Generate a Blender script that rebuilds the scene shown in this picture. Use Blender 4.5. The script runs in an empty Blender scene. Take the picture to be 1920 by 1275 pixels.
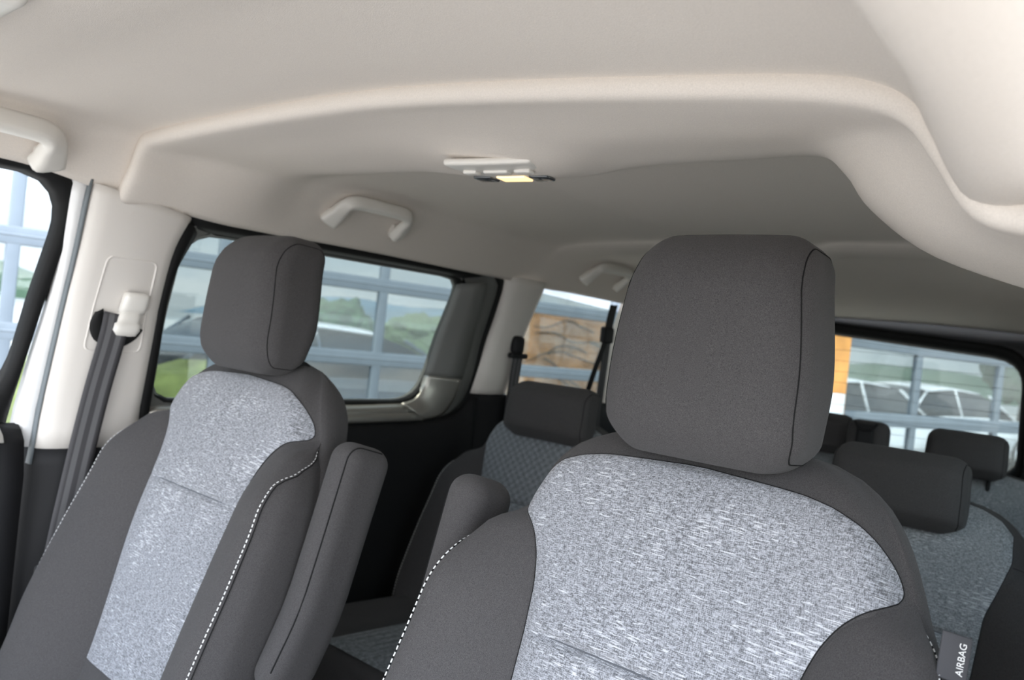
import bpy, bmesh, math, random
from mathutils import Vector, Matrix, noise
random.seed(7)
sc = bpy.context.scene
# ------------------------------------------------------------------ camera
FPX = 1470.0; ROLL = math.radians(6.1); YAW = math.radians(39.8); HOR = 5.5
CAM = Vector((.76, -.752, 1.12))
cd = bpy.data.cameras.new('camera'); cam = bpy.data.objects.new('camera', cd)
sc.collection.objects.link(cam); sc.camera = cam
cd.sensor_width = 23.5; cd.lens = FPX * 23.5 / 1920
cd.shift_y = 0.0; cd.clip_start = .02; cd.clip_end = 3000
Fw = Vector((-math.sin(YAW), math.cos(YAW), 0)); Rt = Vector((math.cos(YAW), math.sin(YAW), 0)); Up = Vector((0, 0, 1))
pitch = math.atan(HOR / FPX)
Fp = (Fw * math.cos(pitch) - Up * math.sin(pitch)).normalized()
Upp = Rt.cross(Fp).normalized()
M = Matrix((Rt, Upp, -Fp)).transposed()
M = M @ Matrix.Rotation(ROLL, 3, 'Z')
cam.matrix_world = Matrix.Translation(CAM) @ M.to_4x4()
cd.dof.use_dof = True; cd.dof.focus_distance = .80; cd.dof.aperture_fstop = 4.5
# ------------------------------------------------------------------ exposure, sky, sun
sc.view_settings.view_transform = 'Standard'; sc.view_settings.look = 'None'
sc.view_settings.gamma = 1; sc.view_settings.use_curve_mapping = False
sc.view_settings.exposure = 0.74
sc.cycles.use_denoising = True
sc.cycles.max_bounces = 10; sc.cycles.diffuse_bounces = 6; sc.cycles.transparent_max_bounces = 16
w = bpy.data.worlds.new('sky'); sc.world = w; w.use_nodes = True
nt = w.node_tree; nt.nodes.clear(); N = nt.nodes.new; L = nt.links.new
out = N('ShaderNodeOutputWorld'); bg = N('ShaderNodeBackground'); tc = N('ShaderNodeTexCoord')
sep = N('ShaderNodeSeparateXYZ'); L(tc.outputs['Generated'], sep.inputs[0])
ramp = N('ShaderNodeValToRGB'); L(sep.outputs['Z'], ramp.inputs[0])
ramp.color_ramp.elements[0].position = 0.0; ramp.color_ramp.elements[0].color = (.78, .84, .88, 1)
ramp.color_ramp.elements[1].position = .6; ramp.color_ramp.elements[1].color = (.30, .46, .72, 1)
mp = N('ShaderNodeMapping'); mp.inputs['Scale'].default_value = (1, 1, 2.6); L(tc.outputs['Generated'], mp.inputs[0])
nz = N('ShaderNodeTexNoise'); nz.inputs['Scale'].default_value = 2.4; nz.inputs['Detail'].default_value = 5; L(mp.outputs[0], nz.inputs[0])
cr = N('ShaderNodeValToRGB'); L(nz.outputs[0], cr.inputs[0])
cr.color_ramp.elements[0].position = .40; cr.color_ramp.elements[1].position = .62
mx = N('ShaderNodeMix'); mx.data_type = 'RGBA'; L(cr.outputs[0], mx.inputs[0]); L(ramp.outputs[0], mx.inputs[6])
mx.inputs[7].default_value = (.95, .97, 1, 1)
L(mx.outputs[2], bg.inputs[0]); L(bg.outputs[0], out.inputs[0])
# glow added to unseen driver's-front sky, lighting the near rail; greyer sky over the garages
dp = N('ShaderNodeVectorMath'); dp.operation = 'DOT_PRODUCT'; L(tc.outputs['Generated'], dp.inputs[0]); dp.inputs[1].default_value = (.78, -.60, .18)
mr = N('ShaderNodeMapRange'); mr.interpolation_type = 'SMOOTHSTEP'; L(dp.outputs['Value'], mr.inputs[0])
mr.inputs[1].default_value = -.1; mr.inputs[2].default_value = 1; mr.inputs[3].default_value = 1.0; mr.inputs[4].default_value = 4.8
L(mr.outputs[0], bg.inputs[1])
sd = bpy.data.lights.new('sun', 'SUN'); sun = bpy.data.objects.new('sun', sd); sc.collection.objects.link(sun)
sd.energy = 4.6; sd.angle = .01; sd.color = (1, .94, .86)
sun.rotation_euler = Vector((-.04, -.5, .866)).to_track_quat('Z', 'Y').to_euler()

# ------------------------------------------------------------------ materials
MATS = {}
def mat(name, col, rough=.6, metal=0, spec=.5, noise_amt=0, noise_scale=400, bump=0, bscale=600, sheen=0, coat=0, emit=None):
    if name in MATS: return MATS[name]
    m = bpy.data.materials.new(name); m.use_nodes = True; t = m.node_tree; b = t.nodes['Principled BSDF']
    b.inputs['Base Color'].default_value = (*col, 1); b.inputs['Roughness'].default_value = rough
    b.inputs['Metallic'].default_value = metal; b.inputs['Specular IOR Level'].default_value = spec
    b.inputs['Sheen Weight'].default_value = sheen; b.inputs['Coat Weight'].default_value = coat
    if emit: b.inputs['Emission Color'].default_value = (*emit[0], 1); b.inputs['Emission Strength'].default_value = emit[1]
    tc = t.nodes.new('ShaderNodeTexCoord')
    if noise_amt:
        n = t.nodes.new('ShaderNodeTexNoise'); n.inputs['Scale'].default_value = noise_scale; n.inputs['Detail'].default_value = 3
        t.links.new(tc.outputs['Object'], n.inputs[0])
        r = t.nodes.new('ShaderNodeValToRGB'); t.links.new(n.outputs[0], r.inputs[0])
        r.color_ramp.elements[0].position = .3; r.color_ramp.elements[1].position = .7
        r.color_ramp.elements[0].color = (*[c * (1 - noise_amt) for c in col], 1)
        r.color_ramp.elements[1].color = (*[min(1, c * (1 + noise_amt)) for c in col], 1)
        t.links.new(r.outputs[0], b.inputs['Base Color'])
    if bump:
        n = t.nodes.new('ShaderNodeTexNoise'); n.inputs['Scale'].default_value = bscale; n.inputs['Detail'].default_value = 2
        t.links.new(tc.outputs['Object'], n.inputs[0])
        bp = t.nodes.new('ShaderNodeBump'); bp.inputs['Strength'].default_value = bump; bp.inputs['Distance'].default_value = .001
        t.links.new(n.outputs[0], bp.inputs['Height']); t.links.new(bp.outputs[0], b.inputs['Normal'])
    MATS[name] = m; return m
headliner = mat('headliner_fabric', (.67, .612, .553), .95, noise_amt=.05, noise_scale=700, bump=.25, bscale=900, spec=.2)
beige = mat('beige_plastic', (.66, .62, .575), .5, bump=.1, bscale=1500, spec=.35)
beige_gloss = mat('beige_smooth_plastic', (.70, .67, .62), .33, spec=.45)
dark = mat('dark_seat_fabric', (.053, .050, .050), .9, noise_amt=.45, noise_scale=1400, bump=.5, bscale=1400, spec=.2, sheen=.06)
seam = mat('seam_shadow_thread', (.012, .012, .012), .9, spec=.1)
thread = mat('white_thread', (.75, .75, .74), .7)
blackp = mat('black_plastic', (.011, .011, .012), .6, spec=.22, bump=.1, bscale=1500)
blackrub = mat('black_rubber', (.008, .008, .008), .65, spec=.25)
charcoal = mat('charcoal_plastic', (.035, .036, .038), .55, spec=.4, bump=.1)
greytrim = mat('grey_door_trim', (.14, .14, .132), .5, spec=.4)
satin = mat('satin_metal_trim', (.42, .40, .36), .38, metal=.75)
chrome = mat('chrome', (.8, .8, .8), .15, metal=1)
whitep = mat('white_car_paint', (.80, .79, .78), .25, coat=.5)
greyrub = mat('grey_rubber', (.15, .17, .18), .6)
tag_m = mat('dark_label_fabric', (.05, .05, .055), .8)

def heather(name, lo, hi, dash=1.0, pattern='dash'):
    m = bpy.data.materials.new(name); m.use_nodes = True; t = m.node_tree; b = t.nodes['Principled BSDF']
    b.inputs['Roughness'].default_value = .85; b.inputs['Specular IOR Level'].default_value = .3; b.inputs['Sheen Weight'].default_value = .2
    n = t.nodes.new; l = t.links.new; tc = n('ShaderNodeTexCoord')
    def nz(scale, det=2):
        mp = n('ShaderNodeMapping'); mp.inputs['Scale'].default_value = scale; l(tc.outputs['Object'], mp.inputs[0])
        x = n('ShaderNodeTexNoise'); x.inputs['Scale'].default_value = 1; x.inputs['Detail'].default_value = det; l(mp.outputs[0], x.inputs[0]); return x.outputs[0]
    def math_(op, a, b_=0.0):
        x = n('ShaderNodeMath'); x.operation = op
        for i, v in enumerate((a, b_)):
            if isinstance(v, (int, float)): x.inputs[i].default_value = v
            else: l(v, x.inputs[i])
        return x.outputs[0]
    h = nz((170, 40, 1500)); v = nz((1500, 40, 230)); f = nz((1500, 200, 1500), 3)
    s = math_('ADD', math_('MULTIPLY', h, .42), math_('ADD', math_('MULTIPLY', v, .33), math_('MULTIPLY', f, .25)))
    r = n('ShaderNodeValToRGB'); l(s, r.inputs[0])
    r.color_ramp.elements[0].position = .43; r.color_ramp.elements[0].color = (*lo, 1)
    r.color_ramp.elements[1].position = .58; r.color_ramp.elements[1].color = (*hi, 1)
    if pattern == 'dash':      # short raised white threads lying across the cloth
        d = nz((55, 5, 560), 1); big = nz((11, 2, 11), 1)
        dd = math_('GREATER_THAN', math_('ADD', d, math_('MULTIPLY', big, .5)), .935 - .02 * dash)
        mixv = math_('MULTIPLY', dd, .36)
    else:                      # diamond quilting
        mp = n('ShaderNodeMapping'); mp.inputs['Rotation'].default_value = (0, math.radians(45), 0); mp.inputs['Scale'].default_value = (62, 62, 62)
        l(tc.outputs['Object'], mp.inputs[0]); sp = n('ShaderNodeSeparateXYZ'); l(mp.outputs[0], sp.inputs[0])
        fx = math_('GREATER_THAN', math_('FRACT', sp.outputs[0]), .55); fz = math_('GREATER_THAN', math_('FRACT', sp.outputs[2]), .55)
        mixv = math_('MULTIPLY', math_('ADD', fx, fz), .22)
    mx = n('ShaderNodeMix'); mx.data_type = 'RGBA'; l(mixv, mx.inputs[0]); l(r.outputs[0], mx.inputs[6])
    mx.inputs[7].default_value = (.78, .79, .82, 1) if pattern == 'dash' else (lo[0] * .3, lo[1] * .3, lo[2] * .3, 1)
    l(mx.outputs[2], b.inputs['Base Color'])
    bp = n('ShaderNodeBump'); bp.inputs['Strength'].default_value = .5; bp.inputs['Distance'].default_value = .0008
    l(s, bp.inputs['Height']); l(bp.outputs[0], b.inputs['Normal'])
    return m
light = heather('light_grey_heather', (.075, .077, .084), (.345, .355, .385))
light2 = heather('mid_grey_heather', (.10, .108, .115), (.34, .355, .37))
quilt = heather('grey_diamond_cloth', (.11, .12, .13), (.30, .32, .34), pattern='diamond')

def glass(name, tint, refl=.06):
    m = bpy.data.materials.new(name); m.use_nodes = True; t = m.node_tree; t.nodes.clear(); n = t.nodes.new
    o = n('ShaderNodeOutputMaterial'); tr = n('ShaderNodeBsdfTransparent'); tr.inputs[0].default_value = (*tint, 1)
    g = n('ShaderNodeBsdfGlossy'); g.inputs['Roughness'].default_value = .02
    mx = n('ShaderNodeMixShader'); lw = n('ShaderNodeLayerWeight'); lw.inputs[0].default_value = .25
    ml = n('ShaderNodeMath'); ml.operation = 'MULTIPLY_ADD'; t.links.new(lw.outputs['Facing'], ml.inputs[0]); ml.inputs[1].default_value = refl; ml.inputs[2].default_value = refl * .5
    t.links.new(ml.outputs[0], mx.inputs[0]); t.links.new(tr.outputs[0], mx.inputs[1]); t.links.new(g.outputs[0], mx.inputs[2]); t.links.new(mx.outputs[0], o.inputs[0])
    return m
clear_glass = glass('clear_glass', (.95, .97, .97), .05)
tint_glass = glass('privacy_glass', (.39, .425, .40), .04)
pane_glass = glass('garage_glass', (.86, .90, .93), .17)

# ------------------------------------------------------------------ helpers
COL = sc.collection
def tag(o, label=None, cat=None, group=None, kind=None):
    if label: o['label'] = label
    if cat: o['category'] = cat
    if group: o['group'] = group
    if kind: o['kind'] = kind
    return o
def empty(name, loc=(0, 0, 0)):
    o = bpy.data.objects.new(name, None); COL.objects.link(o); o.location = loc; o.empty_display_size = .05; return o
def link(name, me, m, parent=None, smooth=True):
    o = bpy.data.objects.new(name, me); COL.objects.link(o)
    if m: me.materials.append(m)
    if smooth:
        for p in me.polygons: p.use_smooth = True
    if parent: o.parent = parent
    return o
def mesh(name, vs, fs, m, parent=None, smooth=True, fix=False):
    me = bpy.data.meshes.new(name); me.from_pydata([tuple(v) for v in vs], [], fs); me.update()
    if fix:
        bm = bmesh.new(); bm.from_mesh(me); bmesh.ops.recalc_face_normals(bm, faces=bm.faces); bm.to_mesh(me); bm.free()
    return link(name, me, m, parent, smooth)
def grid(name, rows, m, parent=None, closed=False, caps=False, smooth=True, thick=0, offs=0):
    n = len(rows[0]); vs = [v for r in rows for v in r]; fs = []
    for i in range(len(rows) - 1):
        for j in range(n if closed else n - 1):
            a = i * n + j; b = i * n + (j + 1) % n; fs.append((a, b, b + n, a + n))
    if caps: fs.append(tuple(range(n))[::-1]); k = (len(rows) - 1) * n; fs.append(tuple(k + j for j in range(n)))
    o = mesh(name, vs, fs, m, parent, smooth, fix=True)
    if thick: s = o.modifiers.new('thickness', 'SOLIDIFY'); s.thickness = thick; s.offset = offs
    return o
def spline(pts, n):           # Catmull-Rom resample
    pts = [Vector(p) for p in pts]; out = []
    k = len(pts) - 1
    for i in range(n):
        t = i / (n - 1) * k; j = min(int(t), k - 1); f = t - j
        p1, p2 = pts[j], pts[j + 1]; p0 = pts[j - 1] if j else p1 * 2 - p2; p3 = pts[j + 2] if j + 2 <= k else p2 * 2 - p1
        out.append(.5 * ((2 * p1) + (p2 - p0) * f + (2 * p0 - 5 * p1 + 4 * p2 - p3) * f * f + (3 * p1 - p0 - 3 * p2 + p3) * f ** 3))
    return out
def tube(name, pts, r, m, parent=None, n=8, sx=None, up=None, smooth=True, caps=True):
    """sweep a (rounded) section along points; sx = half-width along 'side', r = half-height"""
    pts = [Vector(p) for p in pts]; rows = []; prev = None
    for i, p in enumerate(pts):
        t = (pts[min(i + 1, len(pts) - 1)] - pts[max(i - 1, 0)]).normalized()
        if up is not None: s = t.cross(Vector(up)).normalized()
        else:
            a = prev if prev is not None else (Vector((0, 0, 1)) if abs(t.z) < .9 else Vector((1, 0, 0)))
            s = (a - t * a.dot(t)).normalized(); prev = s
        u = s.cross(t).normalized(); row = []
        rr = r[i] if isinstance(r, (list, tuple)) else r; w_ = (sx[i] if isinstance(sx, (list, tuple)) else sx) if sx else rr
        for k in range(n):
            a = 2 * math.pi * (k + .5) / n; c, d = math.cos(a), math.sin(a)
            e = .5 if sx else 1
            c = math.copysign(abs(c) ** e, c); d = math.copysign(abs(d) ** e, d)
            row.append(p + s * c * w_ + u * d * rr)
        rows.append(row)
    return grid(name, rows, m, parent, closed=True, caps=caps, smooth=smooth)
def rbox(name, size, r, m, parent=None, warp=None, seg=6, loc=(0, 0, 0), cuts=6):
    """box with truly rounded edges of radius r, then warped"""
    hx, hy, hz = [s / 2 for s in size]; r = min(r, hx, hy, hz)
    def ax(h):
        a = [-h + r * (1 - math.cos(i / seg * math.pi / 2)) * 1.0 for i in range(seg)]
        inner = [-h + r + (2 * h - 2 * r) * i / cuts for i in range(cuts + 1)]
        b = [-x for x in reversed(a)]
        return a + inner + b
    X, Y, Z = ax(hx), ax(hy), ax(hz); bm = bmesh.new(); cache = {}
    def V(x, y, z):
        k = (round(x, 6), round(y, 6), round(z, 6))
        if k not in cache:
            p = Vector((x, y, z)); q = Vector((max(-hx + r, min(hx - r, x)), max(-hy + r, min(hy - r, y)), max(-hz + r, min(hz - r, z))))
            d = p - q
            if d.length > 1e-9: p = q + d.normalized() * r
            if warp: p = warp(p)
            cache[k] = bm.verts.new(p)
        return cache[k]
    for A, B, f in ((X, Y, lambda a, b: ((a, b, -hz), (a, b, hz))), (X, Z, lambda a, b: ((a, -hy, b), (a, hy, b))), (Y, Z, lambda a, b: ((-hx, a, b), (hx, a, b)))):
        for s in (0, 1):
            for i in range(len(A) - 1):
                for j in range(len(B) - 1):
                    q = [V(*f(A[i], B[j])[s]), V(*f(A[i + 1], B[j])[s]), V(*f(A[i + 1], B[j + 1])[s]), V(*f(A[i], B[j + 1])[s])]
                    if len(set(q)) >= 3:
                        q = list(dict.fromkeys(q))
                        try: bm.faces.new(q)
                        except ValueError: pass
    bmesh.ops.recalc_face_normals(bm, faces=bm.faces)
    me = bpy.data.meshes.new(name); bm.to_mesh(me); bm.free()
    o = link(name, me, m, parent); o.location = loc; return o
def interp(x, xs, ys):
    if x <= xs[0]: return ys[0]
    for i in range(len(xs) - 1):
        if x <= xs[i + 1]: return ys[i] + (ys[i + 1] - ys[i]) * (x - xs[i]) / (xs[i + 1] - xs[i])
    return ys[-1]
def sm(a, b, x):
    t = max(0, min(1, (x - a) / (b - a))); return t * t * (3 - 2 * t)

def xw(z): return interp(z, [.4, .9, 1.1, 1.29, 1.4], [.80, .79, .755, .70, .66])   # half width of the cabin at height z
def wallpt(side, y, z, off=0):      # side -1 = passenger, +1 = driver; off = distance in from the wall
    return Vector((side * (xw(z) - off), y, z))
def band(name, left, right, prof, m, side=-1, parent=None, rows=14, thick=.004, kind=None):
    """strip of wall between two (y,z) polylines; prof = [(t across, offset into the cabin)]"""
    A = spline([(a[0], a[1], 0) for a in left], rows); B = spline([(b[0], b[1], 0) for b in right], rows)
    R = [[wallpt(side, a.x + (b.x - a.x) * t, a.y + (b.y - a.y) * t, o) for t, o in prof] for a, b in zip(A, B)]
    o = grid(name, R, m, parent)
    if thick: s = o.modifiers.new('thickness', 'SOLIDIFY'); s.thickness = thick; s.offset = 0
    if kind: o['kind'] = kind
    return o
def rounded(pts, rads, n=7):
    """(y,z) polygon with rounded corners -> dense loop"""
    out = []; k = len(pts)
    for i in range(k):
        p = Vector(pts[i]); a = Vector(pts[i - 1]); b = Vector(pts[(i + 1) % k]); r = rads[i] if isinstance(rads, (list, tuple)) else rads
        da = (a - p).normalized(); db = (b - p).normalized()
        for j in range(n):
            t = j / (n - 1); out.append((p + da * r) * (1 - t) ** 2 + p * 2 * t * (1 - t) + (p + db * r) * t * t)
    return out
def bycorner(loop, c, n=96):         # resample by angle around c
    res = []; k = len(loop)
    for i in range(n):
        a = 2 * math.pi * i / n; d = Vector((math.cos(a), math.sin(a))); best = None
        for j in range(k):
            p = loop[j] - c; q = loop[(j + 1) % k] - c; e = q - p; den = d.x * e.y - d.y * e.x
            if abs(den) < 1e-12: continue
            t = (p.x * e.y - p.y * e.x) / den; s = (p.x * d.y - p.y * d.x) / den
            if t > 0 and -1e-6 <= s <= 1 + 1e-6: best = t if best is None else max(best, t)
        res.append(c + d * (best or 0))
    return res
def ring(name, outer, inner, prof, m, side=-1, parent=None, c=None, n=120, thick=.004, kind=None):
    c = c or sum(inner, Vector((0, 0))) / len(inner)
    A = bycorner(outer, c, n); B = bycorner(inner, c, n)
    R = [[wallpt(side, a.x + (b.x - a.x) * t, a.y + (b.y - a.y) * t, o) for a, b in zip(A, B)] for t, o in prof]
    o = grid(name, R, m, parent, closed=True)
    if thick: s = o.modifiers.new('thickness', 'SOLIDIFY'); s.thickness = thick; s.offset = 0
    if kind: o['kind'] = kind
    return o
def fill(name, loop, off, m, side=-1, parent=None, thick=.003, rows=10, kind=None):
    c = sum(loop, Vector((0, 0))) / len(loop)
    R = [[wallpt(side, c.x + (a.x - c.x) * t, c.y + (a.y - c.y) * t, off) for a in loop] for t in [0.02] + [i / rows for i in range(1, rows + 1)]]
    n = len(loop); vs = [v for r in R for v in r]; fs = [tuple(range(n))]
    for i in range(len(R) - 1):
        for j in range(n):
            a = i * n + j; b = i * n + (j + 1) % n; fs.append((a, b, b + n, a + n))
    o = mesh(name, vs, fs, m, parent, fix=True)
    if thick: s = o.modifiers.new('thickness', 'SOLIDIFY'); s.thickness = thick; s.offset = 0
    if kind: o['kind'] = kind
    return o

# ------------------------------------------------------------------ roof lining
FL = [(-.690, 1.293), (-.648, 1.339), (-.618, 1.384), (-.562, 1.392), (-.4, 1.396), (-.2, 1.397), (0, 1.393), (.214, 1.377), (.424, 1.356), (.519, 1.344), (.576, 1.331), (.606, 1.314), (.628, 1.284), (.655, 1.246), (.70, 1.232)]
RL = [(-.700, 1.285), (-.652, 1.330), (-.600, 1.378), (-.540, 1.390), (-.4, 1.388), (-.226, 1.386), (-.07, 1.368), (.08, 1.362), (.2, 1.370), (.36, 1.366), (.45, 1.360), (.49, 1.330), (.52, 1.292), (.585, 1.245), (.70, 1.205)]
RC = [(-.700, 1.284), (-.668, 1.330), (-.630, 1.376), (-.580, 1.404), (-.45, 1.416), (-.2, 1.420), (-.14, 1.411), (.10, 1.407), (.17, 1.418), (.3, 1.416), (.44, 1.410), (.52, 1.395), (.58, 1.360), (.64, 1.310), (.70, 1.240)]
RE = [(-.715, 1.262), (-.690, 1.290), (-.660, 1.310), (-.610, 1.322), (-.45, 1.330), (-.2, 1.332), (-.14, 1.332), (.10, 1.330), (.17, 1.328), (.3, 1.322), (.44, 1.312), (.52, 1.300), (.58, 1.280), (.64, 1.250), (.71, 1.215)]
def station(y, P, dz=0, grow=0, arch=0):
    S = spline([(p[0], y, p[1]) for p in P], 71); res = []
    for v in S:
        yy = y + arch * (1 - min(1, abs(v.x) / .6) ** 2)
        res.append(Vector((v.x * (1 + grow), yy, v.z + dz)))
    return res
def lerpP(A, B, t): return [(a[0] + (b[0] - a[0]) * t, a[1] + (b[1] - a[1]) * t) for a, b in zip(A, B)]
rows = []
for y, P, dz, g, ar in [(-.134, FL, .016, .012, 0), (-.1395, FL, .008, .006, 0), (-.141, FL, .002, .001, 0), (-.1395, FL, -.0025, -.002, 0), (-.132, FL, -.0055, -.004, 0),
                       (-.10, FL, -.004, -.003, 0), (-.05, lerpP(FL, RL, .25), 0, 0, 0), (.0, lerpP(FL, RL, .6), 0, 0, .01), (.05, lerpP(FL, RL, .9), 0, 0, .03),
                       (.085, RL, 0, 0, .05), (.115, lerpP(RL, RC, .12), 0, 0, .055), (.15, lerpP(RL, RC, .5), 0, 0, .055), (.19, lerpP(RL, RC, .88), 0, 0, .05), (.24, RC, 0, 0, .04), (.30, RC, .002, 0, .03),
                       (.5, RC, .003, 0, 0), (.8, RC, 0, 0, 0), (1.02, RC, 0, 0, 0), (1.06, lerpP(RC, RE, .12), 0, 0, 0), (1.10, lerpP(RC, RE, .22), 0, 0, 0), (1.16, lerpP(RC, RE, .22), 0, 0, 0),
                       (1.2, lerpP(RC, RE, .16), 0, 0, 0), (1.3, lerpP(RC, RE, .14), 0, 0, 0), (1.6, lerpP(RC, RE, .25), 0, 0, 0), (1.95, lerpP(RC, RE, .55), 0, 0, 0), (2.2, lerpP(RC, RE, .85), 0, 0, 0), (2.33, RE, 0, 0, 0), (2.36, RE, .0, 0, 0)]:
    rows.append(station(y, P, dz, g, ar))
# smooth the rows along y as well
def resample_rows(rows, sub=3):
    cols = list(zip(*rows)); n = (len(rows) - 1) * sub + 1
    cols = [spline(c, n) for c in cols]; return [list(r) for r in zip(*cols)]
R2 = resample_rows(rows)
for r in R2:      # swelling of the lining around the dome lamp
    for v in r:
        d = ((v.x - .035) / .15) ** 2 + ((v.y - .07) / .085) ** 2
        if d < 1: v.z -= .010 * (1 - d) ** 2 * (3 - 2 * (1 - d))
        # longitudinal roof crease
        if .18 < v.y < 1.05: v.z -= .010 * sm(.18, .3, v.y) * (1 - sm(.95, 1.05, v.y)) * math.exp(-((v.x - .20) / .07) ** 2)
ceil = grid('ceiling', R2, headliner, thick=.012, offs=0); tag(ceil, kind='structure')
# front roof lining
FF = [(-.700, 1.292), (-.664, 1.350), (-.630, 1.398), (-.57, 1.409), (-.4, 1.412), (-.2, 1.412), (0, 1.407), (.214, 1.390), (.42, 1.368), (.519, 1.356), (.572, 1.344), (.608, 1.322), (.630, 1.283), (.650, 1.252), (.690, 1.252), (.74, 1.285), (.80, 1.335)]
def front_station(y, dz=0, side=0):
    k = sm(-.10, -.42, y)
    P = [(x + .026 * k * sm(.50, .60, x), z + dz * max(0, 1 - (abs(x) / .62) ** 4) - .004 * k * sm(.60, .65, x)) for x, z in FF]
    P[0] = (P[0][0], 1.292 + side * .8); P[1] = (P[1][0], P[1][1] + side * .6)
    return spline([(x, y, z) for x, z in P], 85)
rows = [front_station(y, dz, s) for y, dz, s in [(-.125, .0, 0), (-.20, .003, .02), (-.28, .006, .035), (-.36, .004, .038), (-.43, -.006, .038), (-.50, -.013, .035), (-.60, -.014, .03), (-.72, -.02, .01), (-.80, -.035, -.03), (-.86, -.07, -.08)]]
for r in rows:
    for v in r: v.z -= .010 * math.exp(-((v.x + .50) / .10) ** 2) * sm(-.20, -.32, v.y)
c2 = grid('ceiling_front', resample_rows(rows, 4), headliner, thick=.012, offs=0); tag(c2, kind='structure'); c2.name = 'ceiling'
# outer roof skin so no light leaks
rs = [[Vector((x, y, 1.47 - .10 * (abs(x) / .82) ** 4 - max(0, -.6 - y) * .22)) for x in [-.82 + 1.64 * i / 24 for i in range(25)]] for y in [-.9, -.7, -.4, 0, .8, 1.6, 2.2, 2.45]]
rf = grid('trim_1', rs, whitep, thick=.01); tag(rf, kind='structure'); 

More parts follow.
